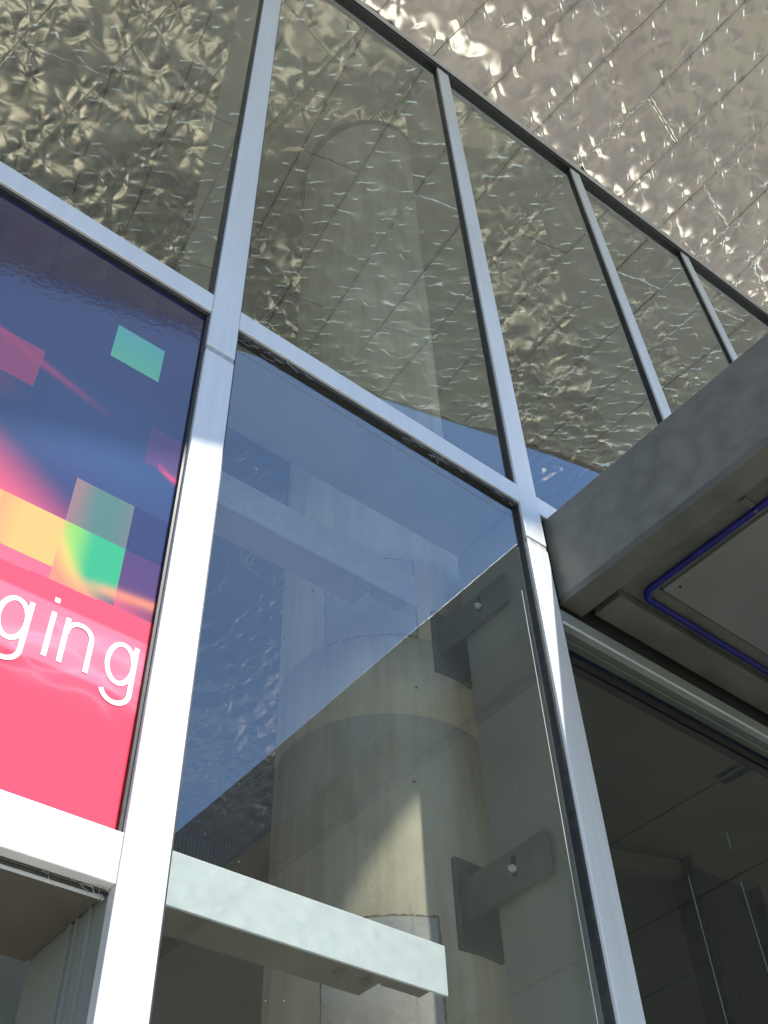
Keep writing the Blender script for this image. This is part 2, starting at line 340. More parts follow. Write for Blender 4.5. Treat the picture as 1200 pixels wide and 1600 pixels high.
    q = (ii * ny + jj).reshape(-1); F = np.stack([q, q + 1, q + ny + 1, q + ny], -1)
    me = bpy.data.meshes.new('cladding_sheet')
    me.vertices.add(len(V)); me.vertices.foreach_set('co', V.astype(np.float32).ravel())
    me.loops.add(F.size); me.loops.foreach_set('vertex_index', F.astype(np.int32).ravel())
    me.polygons.add(len(F)); me.polygons.foreach_set('loop_start', np.arange(0, F.size, 4, dtype=np.int32)); 
    me.update(calc_edges=True); me.polygons.foreach_set('use_smooth', np.ones(len(F), dtype=bool)); me.validate()
    return me, org
def soffit_material():
    m = mat('crumpled_metal', (.62, .58, .52), .15, 1.0); b = m.node_tree.nodes['Principled BSDF']
    pos = geo_pos(m)
    def dot(vec, off):
        n = N(m, 'ShaderNodeVectorMath', operation='DOT_PRODUCT'); L(m, pos, n.inputs[0]); n.inputs[1].default_value = tuple(vec); return math_(m, 'ADD', n.outputs['Value'], off)
    base = P0 + np.array([0, 0, EYE])
    u = dot(UU, -float(UU @ base)); v = dot(VV, -float(VV @ base))
    vs = math_(m, 'DIVIDE', math_(m, 'SUBTRACT', v, V0), STRIP)
    row = math_(m, 'FLOOR', vs); fr = math_(m, 'FRACT', vs)
    dv = math_(m, 'MULTIPLY', math_(m, 'MINIMUM', fr, math_(m, 'SUBTRACT', 1.0, fr)), STRIP)
    par = math_(m, 'FRACT', math_(m, 'MULTIPLY', row, .5))       # 0 or .5
    us = math_(m, 'FRACT', math_(m, 'SUBTRACT', math_(m, 'DIVIDE', math_(m, 'ADD', u, 1.245), PLEN), par))
    du = math_(m, 'MULTIPLY', math_(m, 'MINIMUM', us, math_(m, 'SUBTRACT', 1.0, us)), PLEN)
    nz = N(m, 'ShaderNodeTexNoise'); nz.inputs['Scale'].default_value = 7; nz.inputs['Detail'].default_value = 4; L(m, pos, nz.inputs['Vector'])
    wid = math_(m, 'MULTIPLY', nz.outputs[0], .011)
    seam = math_(m, 'MAXIMUM', math_(m, 'LESS_THAN', dv, wid), math_(m, 'LESS_THAN', du, .0055))
    # dirt line beside the laps
    mr = N(m, 'ShaderNodeMapRange'); L(m, dv, mr.inputs[0]); mr.inputs[1].default_value = .0; mr.inputs[2].default_value = .045; mr.inputs[3].default_value = .35; mr.inputs[4].default_value = 0
    dirt = math_(m, 'MULTIPLY', mr.outputs[0], nz.outputs[0])
    # rivets along the seams
    ur = math_(m, 'SUBTRACT', math_(m, 'FRACT', math_(m, 'DIVIDE', u, .31)), .5)
    rv = math_(m, 'POWER', math_(m, 'ADD', math_(m, 'POWER', math_(m, 'MULTIPLY', ur, .31), 2.0), math_(m, 'POWER', math_(m, 'SUBTRACT', dv, .014), 2.0)), .5)
    rivet = math_(m, 'LESS_THAN', rv, .0085)
    n2 = N(m, 'ShaderNodeTexNoise'); n2.inputs['Scale'].default_value = 1.1; n2.inputs['Detail'].default_value = 5; L(m, pos, n2.inputs['Vector'])
    cr = N(m, 'ShaderNodeValToRGB'); cr.color_ramp.elements[0].position = .3; cr.color_ramp.elements[0].color = (.72, .67, .59, 1); cr.color_ramp.elements[1].position = .7; cr.color_ramp.elements[1].color = (.82, .77, .69, 1); L(m, n2.outputs[0], cr.inputs[0])
    mx = N(m, 'ShaderNodeMixRGB'); L(m, dirt, mx.inputs[0]); L(m, cr.outputs[0], mx.inputs[1]); mx.inputs[2].default_value = (.18, .13, .09, 1)
    mx2 = N(m, 'ShaderNodeMixRGB'); L(m, math_(m, 'MAXIMUM', math_(m, 'MULTIPLY', seam, math_(m, 'MULTIPLY', n2.outputs[0], 1.15)), math_(m, 'MULTIPLY', rivet, .45)), mx2.inputs[0]); L(m, mx.outputs[0], mx2.inputs[1]); mx2.inputs[2].default_value = (.05, .04, .03, 1)
    L(m, mx2.outputs[0], b.inputs['Base Color'])
    rr = math_(m, 'ADD', .14, math_(m, 'MULTIPLY', n2.outputs[0], .12)); rr = math_(m, 'ADD', rr, math_(m, 'MULTIPLY', seam, .4)); L(m, rr, b.inputs['Roughness'])
    return m
METAL = soffit_material()
bl = thing('metal_clad_building', 'overhanging upper storey clad below in crumpled tan metal panels with diagonal seams', 'building', (2.4, 0, 8.0))
me, org = build_soffit(); me.materials.append(METAL)
o = bpy.data.objects.new('cladding_sheet', me); COL.objects.link(o); o.parent = bl; ORI[o.name] = org
# body above the sheet: closed block that leans with the soffit
def body():
    b = MB(); e = .06
    low = [(XA, edge_y(XA)), (XB, edge_y(XB)), (XB, YB), (XA, YB)]
    vs = [(x, y, soff_z(x, y) + e) for x, y in low] + [(x, y, 16.0) for x, y in low]
    return b.poly(vs, [(3, 2, 1, 0), (4, 5, 6, 7), (0, 1, 5, 4), (1, 2, 6, 5), (2, 3, 7, 6), (3, 0, 4, 7)])
part('upper_wall', body(), BODYM, bl)
fa = MB(); fa.poly([(XA, edge_y(XA) - .03, soff_z(XA, edge_y(XA)) - .02), (XB, edge_y(XB) - .03, soff_z(XB, edge_y(XB)) - .02), (XB, edge_y(XB) + .02, soff_z(XB, edge_y(XB)) - .02), (XA, edge_y(XA) + .02, soff_z(XA, edge_y(XA)) - .02),
                    (XA, edge_y(XA) - .03, soff_z(XA, edge_y(XA)) + .25), (XB, edge_y(XB) - .03, soff_z(XB, edge_y(XB)) + .25), (XB, edge_y(XB) - .002, soff_z(XB, edge_y(XB)) + .25), (XA, edge_y(XA) - .002, soff_z(XA, edge_y(XA)) + .25)],
                   [(0, 3, 2, 1), (4, 5, 6, 7), (0, 1, 5, 4), (1, 2, 6, 5), (2, 3, 7, 6), (3, 0, 4, 7)])
part('edge_trim', fa, BODYM, bl)

# ------------------------------------------------------------------ curtain wall
cw = thing('glass_curtain_wall', 'glazed wall of silver mullions and tall panes rising to the crumpled metal soffit', 'glass wall', (2.4, .2, G))
T1A, T1B, T2A, T2B = 3.3258, 3.4376, 1.1159, 1.2339
DOORH = 2.707
for k in range(-1, 7):
    x = MX[k]; xr = x + MW; zb = G if k in (-1, 0, 1, 2, 5, 6) else 2.79
    f = part('mullion', MB().slant(x + .004, xr - .004, .034, FIN, zb, head(x + .004) - .11, zb, head(xr) - .11), ALU_DARK, cw, bevel=.002)
    jz = 3.105
    if zb < jz:
        part('face_cap', MB().box(x, xr, 0, .034, zb, jz - .015), ALU, f, bevel=.0025)
        part('joint_sleeve', MB().box(x + .002, xr - .002, .004, .034, jz - .015, jz + .015), JOINT, f)
        part('face_cap', MB().slant(x, xr, 0, .034, jz + .015, head(x) - .06, jz + .015, head(xr) - .06), ALU, f, bevel=.0025)
    else:
        part('face_cap', MB().slant(x, xr, 0, .034, T1A, head(x) - .06, T1A, head(xr) - .06), ALU, f, bevel=.0025)
    g = MB()
    for (a, b_, zb) in ((x - .010, x, T2B if k == 1 else zb), (xr, xr + .010, zb)): g.slant(a, b_, .014, .05, zb, head(a) - .09, zb, head(b_) - .09)
    part('gasket', g, RUBBER, f)
# transoms: bay k runs from mullion k to mullion k+1
def transom(k, za, zb, lower=False):
    xa, xb = MX[k] + MW + .001, MX[k + 1] - .001
    f = part('transom', MB().box(xa, xb, .034, FIN, za + .004, zb - .004), ALU_DARK, cw, bevel=.0015)
    part('face_cap', MB().box(xa, xb, 0.001, .034, za, zb), ALU, f, bevel=.0025)
    part('gasket', MB().box(xa + .001, xb - .001, .012, .05, za - .02, za - .001).box(xa + .001, xb - .001, .018, .05, zb + .001, zb + .009), RUBBER, f)
    return f
for k in range(-1, 6): transom(k, T1A, T1B)
for k in (-1,): transom(k, T2A, T2B)
f2 = part('transom', MB().box(MX[0] + MW + .001, MX[1] - .001, .034, FIN, T2A - .004, T2B - .004), RECESS, cw)
part('face_cap', MB().box(MX[0] + MW + .001, MX[1] - .001, .001, .034, T2A, T2B), ALU, f2, bevel=.0025)
part('drip_lip', MB().box(MX[0] + MW + .002, MX[1] - .002, .046, .051, T2A - .014, T2A - .004), ALU, f2)
part('gasket', MB().box(MX[0] + MW + .002, MX[1] - .002, .036, .0455, T2A - .008, T2A - .0045), RUBBER, f2)
# panes
def pane(k, z0, z1=None, name='glass_pane', m=GLASS, x1=None):
    xa = MX[k] + MW + .008; xb = (MX[k + 1] if x1 is None else x1) - .008; b = MB()
    za, zb = (z1, z1) if z1 is not None else (head(xa) - .075, head(xb) - .075)
    q = [0, 0, 0, 0] if k == 1 else [((k * 7 + i * 5) % 11 - 5) * .0006 for i in range(4)]
    b.poly([(xa, .030 + q[0], z0), (xb, .030 + q[1], z0), (xb, .044 + q[1], z0), (xa, .044 + q[0], z0), (xa, .030 + q[2], za), (xb, .030 + q[3], zb), (xb, .044 + q[3], zb), (xa, .044 + q[2], za)],
           [(0, 3, 2, 1), (4, 5, 6, 7), (0, 1, 5, 4), (1, 2, 6, 5), (2, 3, 7, 6), (3, 0, 4, 7)])
    return part(name, b, m, cw)
for k in range(-1, 6):
    p = pane(k, T1B + .007)
    if k in (-1, 1): pane(k, G + .02, T1A - .018)
# head trims: black seal, bright bead, black seal, dark channel
for k in range(-1, 6):
    xa, xb = MX[k] + MW * .5, MX[k + 1] + MW * .5
    def bar(y0, y1, d0, d1, xa=xa, xb=xb): return MB().slant(xa, xb, y0, y1, head(xa) - d1, head(xa) - d0, head(xb) - d1, head(xb) - d0)
    t = part('head_trim', bar(-.004, .10, .036, .082), RUBBER, cw)
    part('seal', bar(-.014, .11, -.012, .018), RUBBER, t)
    part('bead', bar(-.034, .09, .0182, .030), ALU, t)
    part('seal', bar(-.012, .10, .0302, .0358), RUBBER, t)
# long seal line on the lower pane and hairline below the transom
part('pane_line', MB().box(MX[1] + MW + .03, MX[2] - .03, .0285, .0299, 3.232, 3.2335), JOINT, cw)
part('pane_line', MB().box(2.318, 2.3196, .0285, .0299, G, 2.80), ALU, cw)

web = MB(); rw_ = random.Random(5)
for i in range(70):
    x = rw_.choice([rw_.uniform(MX[1] + MW + .02, MX[1] + MW + .35), rw_.uniform(1.75, 2.05), rw_.uniform(2.2, MX[2] - .02)]); z = T1A - rw_.uniform(0, .03)
    p = [Vector((x, .012 + rw_.uniform(-.006, .01), z))]
    for k in range(3): p.append(p[-1] + Vector((rw_.uniform(-.03, .03), rw_.uniform(-.004, .006), rw_.uniform(-.012, .010))))
    web.tube(p, rw_.uniform(.0004, .0009), 4)
wb = part('cobweb', web, JOINT, cw); wb['kind'] = 'stuff'
wt = MB()
for i in range(9):
    x = MX[1] - .004 - abs(rw_.gauss(0, .08)); p = [Vector((x, .02 + rw_.uniform(0, .03), T2A - .003))]
    for k in range(3): p.append(p[-1] + Vector((rw_.uniform(-.02, .02), rw_.uniform(-.008, .01), rw_.uniform(-.012, .004))))
    wt.tube(p, rw_.uniform(.0004, .0010), 4)
wb = part('cobweb', wt, JOINT, cw); wb['kind'] = 'stuff'
for yy in (.10, .16, .19): part('fin_strip', MB().box(MX[1] - .004, MX[1] + .0035, yy, yy + .008, G, T2A - .006), ALU_DARK, cw)

# ------------------------------------------------------------------ printed sign in bay 0
SX0, SX1, SZ0, SZ1 = MX[0] + MW + .010, MX[1] - .011, T2B + .001, T1A - .021
def sign_color(X, Z, ix, iz):
    """printed artwork: navy to violet field, red flame, coloured squares, coral band"""
    def lerp(a, b, t): t = np.clip(t, 0, 1)[..., None]; return np.array(a) * (1 - t) + np.array(b) * t
    def sm(t): t = np.clip(t, 0, 1); return t * t * (3 - 2 * t)
    n1 = vnoise(X, Z, 2.5, 21); n2 = vnoise(X, Z, 7, 22)
    c = lerp((.020, .038, .095), (.016, .015, .055), sm((Z - 2.35) / .6))
    c = lerp(c, (.075, .028, .14), sm((2.36 - Z) / .35) * .8) if False else c * (1 - sm((2.36 - Z) / .35) * .8)[..., None] + np.array((.028, .012, .06)) * (sm((2.36 - Z) / .35) * .8)[..., None]
    # red flame rising to the left
    fl = sm((2.45 - .62 * (X - .15) - Z + .05 * n1) / .34) * sm((1.02 - X + .1 * n1) / .45)
    c = c * (1 - fl[..., None]) + np.array((.70, .085, .125)) * fl[..., None]
    hz = .5 + .5 * n2; c = c * (1 + .10 * (vnoise(X, Z, 3, 41))[..., None])
    # dark violet wash right of the flame
    # diagonal streaks
    for (xa, za, xb, zb, wd, al) in ((-.2, 2.80, .66, 2.515, .016, .75), (-.2, 2.66, .40, 2.40, .05, .30), (.78, 2.43, .90, 2.40, .014, .8)):
        t = (X - xa) / (xb - xa); zz = za + (zb - za) * t - .06 * t * (1 - t); d = np.abs(Z - zz)
        k = np.exp(-(d / wd) ** 2) * al * sm((1 - t) / .35) * (t > 0); k = np.where(t > 1, 0, k)
        c = c * (1 - k[..., None]) + np.array((.45, .04, .09)) * k[..., None]
    def rect(x0, z0, a, col, al=1.0):
        msk = ((X > x0) & (X < x0 + a) & (Z > z0) & (Z < z0 + a)).astype(float) * al
        return msk, col
    q = .1715
    def put(c, x0, z0, col, al=1.0):
        mk = ((X > x0) & (X < x0 + q) & (Z > z0) & (Z < z0 + q)).astype(float) * al
        return c * (1 - mk[..., None]) + col * mk[..., None]
    one = np.ones(X.shape + (3,))
    c = put(c, .554, 2.806, lerp((.11, .42, .20), (.09, .36, .27), (Z - 2.8) / .18))
    c = put(c, .198, 2.480, one * (.42, .035, .085), .72); c = put(c, .198 - q, 2.480 + .03, one * (.45, .04, .09), .6)
    c = put(c, .735, 2.412, one * (.12, .03, .10), .55)
    # lower mosaic row
    g2 = lerp((.20, .10, .09), (.055, .12, .085), sm((X - .55) / .09)); c = put(c, .561, 2.045, lerp(g2, (.11, .10, .09), sm((X - .68) / .06) * .6), .92)
    c = put(c, .561 + q, 2.045, one * (.012, .015, .055), .8)
    c = put(c, .561 - q, 1.874, lerp((.44, .29, .07), (.56, .18, .07), sm((.47 - X) / .12)))
    c = put(c, .561 - 2 * q, 1.874, lerp((.64, .26, .06), (.66, .09, .08), sm((.35 - X) / .12)))
    d = np.sqrt(((X - .668) / 1.0) ** 2 + ((Z - 2.005) / 1.25) ** 2)
    glow = lerp((.16, .36, .05), (.02, .25, .10), sm((X - .585) / .07))
    warm = sm((.625 - X + .55 * (1.955 - Z)) / .09); glow = glow * (1 - warm[..., None]) + np.array((.55, .34, .06)) * warm[..., None]
    rim = sm((d - .085) / .07); cold = sm((X - .64) / .08)[..., None]
    glow = glow * (1 - rim[..., None]) + (np.array((.66, .15, .08)) * (1 - cold) + np.array((.16, .03, .085)) * cold) * rim[..., None]
    mk = ((X > .561) & (X < .561 + q) & (Z < 2.045) & (Z > 1.80)) * 1.0
    c = c * (1 - mk[..., None]) + glow * mk[..., None]
    c = put(c, .561 + q, 1.874, one * (.055, .018, .07), .9)
    bandz = 1.835 + .028 * (X - .55) + .05 * sm((.56 - X) / .02) * 0
    c = np.where(((Z < bandz) & (Z > 1.2))[..., None], lerp((.74, .043, .066), (.70, .032, .048), (1.83 - Z) / .5), c)
    # orange streak just above the band at the right
    k = np.exp(-((Z - 1.885 - .12 * (X - .75)) / .018) ** 2) * sm((X - .60) / .15) * .6 * (Z > bandz)
    c = c * (1 - k[..., None]) + np.array((.75, .22, .07)) * k[..., None]
    # lighter translucent swash behind the word
    k = (sm((Z - 1.585) / .012) * sm((1.775 - Z) / .012)) * .20 * sm((.90 - X) / .1)
    k += np.exp(-np.abs(vnoise(X * 1.3 + Z * 2.2, Z * 3 - X, 6, 33)) / .38) * .17 * sm((1.76 - Z) / .05) * sm((Z - 1.50) / .06)
    c = c * (1 - k[..., None]) + np.array((.86, .42, .55)) * k[..., None]
    return np.clip(c, 0, 1)
def build_sign():
    d = .005; nx = int((SX1 - SX0) / d); nz = int((SZ1 - SZ0) / d)
    xs = np.linspace(SX0, SX1, nx + 1); zs = np.linspace(SZ0, SZ1, nz + 1)
    Xg, Zg = np.meshgrid(xs, zs, indexing='ij')
    front = np.stack([Xg, np.full_like(Xg, .0265), Zg], -1).reshape(-1, 3)
    base = len(front)
    back = np.array([(SX0, .034, SZ0), (SX1, .034, SZ0), (SX1, .034, SZ1), (SX0, .034, SZ1)])
    org = Vector((.1, .03, SZ0)); V = np.concatenate([front, back]) - np.array(org)
    nzp = nz + 1; ii, jj = np.meshgrid(np.arange(nx), np.arange(nz), indexing='ij'); q = (ii * nzp + jj).reshape(-1)
    F = np.stack([q, q + nzp, q + nzp + 1, q + 1], -1).tolist()
    F.append([base + 3, base + 2, base + 1, base])
    F.append([i * nzp for i in range(nx, -1, -1)] + [base, base + 1]); F.append([i * nzp + nz for i in range(nx + 1)] + [base + 2, base + 3])
    F.append([j for j in range(nz + 1)] + [base + 3, base]); F.append([nx * nzp + j for j in range(nz, -1, -1)] + [base + 1, base + 2])
    me = bpy.data.meshes.new('print_panel'); me.from_pydata(V.tolist(), [], F)
    xc = (xs[:-1] + xs[1:]) / 2; zc = (zs[:-1] + zs[1:]) / 2; Xc, Zc = np.meshgrid(xc, zc, indexing='ij')
    C = sign_color(Xc, Zc, None, None).reshape(-1, 3); nf = len(C)
    col = np.ones((len(me.loops), 4), dtype=np.float32); col[:, :3] = .02; col[:nf * 4, :3] = np.repeat(C, 4, 0)
    a = me.color_attributes.new('print', 'FLOAT_COLOR', 'CORNER'); a.data.foreach_set('color', col.ravel())
    return me, org
SIGNM = mat('printed_film', (.5, .1, .2), .5)
def sign_mat():
    m = SIGNM; b = m.node_tree.nodes['Principled BSDF']; at = N(m, 'ShaderNodeAttribute', attribute_name='print')
    pos = geo_pos(m)
    v = N(m, 'ShaderNodeTexVoronoi'); v.inputs['Scale'].default_value = 22; L(m, pos, v.inputs['Vector'])
    sep = N(m, 'ShaderNodeSeparateColor'); L(m, v.outputs['Color'], sep.inputs[0])
    hole = math_(m, 'LESS_THAN', v.outputs['Distance'], math_(m, 'MULTIPLY', math_(m, 'GREATER_THAN', sep.outputs[0], .66), math_(m, 'MULTIPLY', sep.outputs[1], .075)))
    mx = N(m, 'ShaderNodeMixRGB'); L(m, math_(m, 'MULTIPLY', hole, .55), mx.inputs[0]); L(m, at.outputs['Color'], mx.inputs[1]); mx.inputs[2].default_value = (.02, .02, .035, 1)
    L(m, mx.outputs[0], b.inputs['Base Color'])
    b.inputs['Roughness'].default_value = .70; b.inputs['Specular IOR Level'].default_value = 0
    b.inputs['Coat Weight'].default_value = 1.0; b.inputs['Coat Roughness'].default_value = .05; b.inputs['Coat IOR'].default_value = 1.85
    n = N(m, 'ShaderNodeTexNoise'); n.inputs['Scale'].default_value = 55; n.inputs['Detail'].default_value = 2; L(m, pos, n.inputs['Vector'])
    bp = N(m, 'ShaderNodeBump'); bp.inputs['Distance'].default_value = .00022; L(m, n.outputs[0], bp.inputs['Height']); L(m, bp.outputs[0], b.inputs['Coat Normal']); L(m, bp.outputs[0], b.inputs['Normal'])
sign_mat()
sg = thing('printed_sign', 'glossy printed panel of navy, coral and coloured squares lettered in white', 'sign', (.1, .03, SZ0))
me, org = build_sign(); me.materials.append(SIGNM); o = bpy.data.objects.new('print_panel', me); COL.objects.link(o); o.parent = sg
# lettering: thin round strokes
WHITE = mat('white_vinyl', (.85, .85, .85), .4)
def ribbon(mb, pts, wd, y0=.0250, y1=.0262):
    n = len(pts); Lp, Rp = [], []
    for i in range(n):
        a = pts[max(i - 1, 0)]; b = pts[min(i + 1, n - 1)]; dx, dz = b[0] - a[0], b[1] - a[1]; l = math.hypot(dx, dz); nx_, nz_ = -dz / l * wd / 2, dx / l * wd / 2
        Lp.append((pts[i][0] + nx_, pts[i][1] + nz_)); Rp.append((pts[i][0] - nx_, pts[i][1] - nz_))
    for i in range(n - 1):
        q = [Lp[i], Lp[i + 1], Rp[i + 1], Rp[i]]
        mb.poly([(p[0], y0, p[1]) for p in q] + [(p[0], y1, p[1]) for p in q], [(0, 1, 2, 3), (7, 6, 5, 4), (0, 4, 5, 1), (2, 6, 7, 3)] + ([(0, 3, 7, 4)] if i == 0 else []) + ([(1, 5, 6, 2)] if i == n - 2 else []))
def arc(cx, cz, rx, rz, a0, a1, n=28): return [(cx + rx * math.cos(math.radians(a0 + (a1 - a0) * i / n)), cz + rz * math.sin(math.radians(a0 + (a1 - a0) * i / n))) for i in range(n + 1)]
W_ = .0125; BL, XH = 1.616, 1.744
def let_g(x):     # x = bowl centre
    m = MB(); ribbon(m, arc(x, (BL + XH) / 2 - .002, .0345, .0585, 0, 360, 40), W_)
    st = [(x + .0355, XH - .001), (x + .0355, 1.60)]; st += arc(x - .001, 1.598, .0365, .0365, 0, -165, 20); ribbon(m, st, W_, .0247, .0249)
    return m
def let_i(x):
    m = MB(); ribbon(m, [(x, BL - .006), (x, XH)], W_); ribbon(m, [(x, 1.775), (x, 1.789)], W_ * 1.05); return m
def let_n(x):
    m = MB(); ribbon(m, [(x, BL - .006), (x, XH)], W_); ribbon(m, [(x + .002, 1.700)] + arc(x + .0345, 1.703, .0325, .035, 172, 0, 18) + [(x + .067, BL - .006)], W_, .0247, .0249); return m
for nm, mb in (('letter_g', let_g(.503)), ('letter_i', let_i(.594)), ('letter_n', let_n(.632)), ('letter_g', let_g(.782))):
    part(nm, mb, WHITE, sg)

# ------------------------------------------------------------------ concrete column with steel plates
CX, CY, CR = 2.429, 1.022, .463
cc = thing('concrete_column', 'round raw concrete column standing behind the glass below the metal soffit', 'column', (CX, CY, G))
def column_mesh():
    b = MB(); seg = 96; prof = [(CR, G)]
    for z in (.9, 2.528, 2.93, 4.6, 6.3): prof += [(CR, z - .006), (CR - .0045, z - .002), (CR - .0045, z + .002), (CR, z + .006)]
    prof.append((CR, 8.6)); vs = []
    for r, z in prof:
        for k in range(seg):
            a = 2 * math.pi * k / seg; x = CX + r * math.cos(a); y = CY + r * math.sin(a)
            vs.append((x, y, min(z, soff_z(x, y) + .03)))
    fs = []
    for i in range(len(prof) - 1):
        for k in range(seg): k2 = (k + 1) % seg; fs.append((i * seg + k, i * seg + k2, (i + 1) * seg + k2, (i + 1) * seg + k))
    fs.append(tuple(range(seg - 1, -1, -1))); return b.poly(vs, fs)
part('shaft', column_mesh(), CONC, cc, smooth=True)
def ring(r0, r1, dz0, dz1, seg=72):
    vs = []; fs = []
    for k in range(seg):
        a = 2 * math.pi * k / seg
        for r in (r0, r1):
            x = CX + r * math.cos(a); y = CY + r * math.sin(a)
            for dz in (dz0, dz1): vs.append((x, y, soff_z(x, y) + dz))
    for k in range(seg):
        p = 4 * k; q = 4 * ((k + 1) % seg); fs += [(p, q, q + 1, p + 1), (p + 2, p + 3, q + 3, q + 2), (p, p + 2, q + 2, q), (p + 1, q + 1, q + 3, p + 3)]
    return MB().poly(vs, fs)
part('collar_seal', ring(CR + .0005, CR + .016, -.05, .0), RUBBER, cc)
def curved(a0, a1, z0, z1, r0, r1, j=0.0, n=40, m=16):
    """sheet wrapped round the column between two angles (degrees left of straight ahead)"""
    ang = [math.radians(a0 + (a1 - a0) * i / n) for i in range(n + 1)]; b = MB(); vs = []
    for i, a in enumerate(ang):
        for k in range(m + 1):
            z = z0 + (z1 - z0) * k / m; aa = a
            if k in (0, m): z += random.uniform(-j, j)
            if i in (0, n): aa += random.uniform(-j, j) / CR
            for r in (r0, r1): vs.append((CX - r * math.sin(aa), CY - r * math.cos(aa), z))
    q = 2 * (m + 1); fs = []
    for i in range(n):
        for k in range(m):
            p = i * q + 2 * k; fs.append((p + 1, p + q + 1, p + q + 3, p + 3)); fs.append((p, p + 2, p + q + 2, p + q))
        p = i * q; fs.append((p, p + q, p + q + 1, p + 1)); p = i * q + 2 * m; fs.append((p, p + 1, p + q + 1, p + q))
    for k in range(m):
        p = 2 * k; fs.append((p, p + 1, p + 3, p + 2)); p = n * q + 2 * k; fs.append((p, p + 2, p + 3, p + 1))
    return b.poly(vs, fs)
for zt, zb in ((1.698, 1.18), (3.372, 2.936)):
    part('grout_bed', curved(20.4 - 1.1, 70, zb - .010, zt + .008, CR - .004, CR + .0025, .0035), GROUT, cc)
    part('steel_plate', curved(20.4, 69, zb, zt, CR - .003, CR + .005), PLATE, cc)

# ------------------------------------------------------------------ galvanised rails
def hexbolt(mb, x, y, z, r=.016, h=.012):
    for R_, z0, z1, n in ((r * 1.35, z - .003, z, 18), (r, z - h, z - .003, 6), (r * .5, z - h - .008, z - h, 12)):
        mb.prism([(x + R_ * math.cos(2 * math.pi * k / n + .3), y + R_ * math.sin(2 * math.pi * k / n + .3)) for k in range(n)], 'z', z0, z1)
def rail(z0, z1, label, face=None):
    t = thing('steel_rail', label, 'steel beam', (1.2, .5, z0), 'galvanised rails behind the glass')
    part('face_plate', MB().box(MX[1] - .6, 2.167, .450, .460, z0, z1), face or GALV, t, bevel=.002)
    part('bottom_leg', MB().box(MX[1] - .6, 1.945, .461, .600, z0 + .002, z0 + .012), GALV_W, t, bevel=.001)
    part('back_leg', MB().box(MX[1] - .6, 1.945, .590, .600, z0 + .012, z1 - .02), GALV_W, t)
    part('gusset', MB().prism([(1.92, .461), (2.13, .461), (2.13, .540), (1.98, .540)], 'z', z0 + .02, z0 + .032), GALV_W, t)
    for bx in (1.80, 1.90):
        m = MB(); hexbolt(m, bx, .507, z0 + .002); part('bolt', m, GALV_W, t)
rail(1.369, 1.524, 'pale sunlit galvanised rail crossing the bottom of the glass, bolted to the concrete column')
rail(2.943, 3.117, 'upper galvanised rail seen dimly through the blue sky reflection, bolted to the column', GALV_SHADE)

# ------------------------------------------------------------------ brackets from column to mullion
def bracket(z, label):
    t = thing('steel_bracket', label, 'bracket', (2.36, .35, z - .17), 'steel brackets tying the mullion to the column')
    part('end_plate', MB().box(2.335, 2.53, .548, .575, z - .165, z + .165), BRK, t, bevel=.004)
    def arm():
        y0, y1, za, zb = .13, .547, z - .078, z + .072; c = .012
        return MB().prism([(y0 + c, za), (y1, za), (y1, zb + .03), (y1 - .03, zb), (y0 + c, zb), (y0, zb - c), (y0, za + c)], 'x', 2.352, 2.3645)
    part('arm', arm(), BRK, t, bevel=.0015)
    sl_ = MB().prism([(.29 + .011 * math.cos(a), z + .010 + (.028 if math.sin(a) >= 0 else -.028) + .011 * math.sin(a)) for a in [2 * math.pi * k / 20 for k in range(20)]], 'x', 2.3505, 2.3519)
    part('slot', sl_, DARK, t)
    b = MB(); n = 6
    b.prism([(.29 + .013 * math.cos(2 * math.pi * k / 6), z + .013 * math.sin(2 * math.pi * k / 6)) for k in range(6)], 'x', 2.338, 2.3504)
    b.prism([(.29 + .007 * math.cos(2 * math.pi * k / 10), z + .007 * math.sin(2 * math.pi * k / 10)) for k in range(10)], 'x', 2.330, 2.338)
    part('bolt', b, ALU, t)
bracket(1.768, 'lower steel bracket with a slotted bolt, beside the sunlit patch on the column')
bracket(2.93, 'upper dark steel bracket, just under the edge of the sky reflection')
# spandrel strut behind transom 1 in bay 1 has no separate piece; the box transom shows its own underside

# ------------------------------------------------------------------ entrance canopy
cp = thing('entrance_canopy', 'grey steel canopy projecting over the entrance right of the second mullion', 'canopy', (4.0, -2, 2.83))
CB0, CB1, CZ0, CZ1 = 2.527, 2.631, 2.850, 3.318
CYF = -5.2
part('side_beam', MB().box(CB0, CB1, CYF, .026, 2.865, CZ1), GALV_W, cp, bevel=.004)
bt = MB().box(CB0 - .003, 2.645, CYF, .020, 2.829, 2.8645); part('bottom_flange', bt, SOFF, cp, bevel=.003)
part('side_beam', MB().box(13.95, 14.06, CYF, .026, 2.829, CZ1), GALV_W, cp, bevel=.004)
part('front_beam', MB().box(CB1 + .001, 13.949, CYF, CYF + .1, 2.835, CZ1), GALV_W, cp, bevel=.004)
part('wall_beam', MB().box(2.70, 13.949, -.142, -.006, 2.853, 3.2), SOFF, cp, bevel=.003)
part('roof_sheet', MB().box(CB1 + .001, 13.949, CYF + .1, -.1, 3.27, 3.285), ROOFM, cp)  # unseen top, lengthened out of view to feed the soffit's reflections
part('roof_reflector', MB().box(CB1 + .001, 13.949, -1.35, -.1, 3.286, 3.300), ROOF_BOUNCE, cp)  # unseen pale strip added to bounce sunlight up to the inner soffit
part('backing_sheet', MB().box(CB1 + .001, 13.949, CYF + .1, -.143, 2.985, 3.02), SOFF, cp)
part('frame_strip', MB().box(2.646, 2.845, CYF + .1, -.143, 2.905, 2.93), SOFF, cp)
part('frame_strip', MB().box(2.846, 13.94, -.236, -.143, 2.905, 2.93), SOFF, cp)
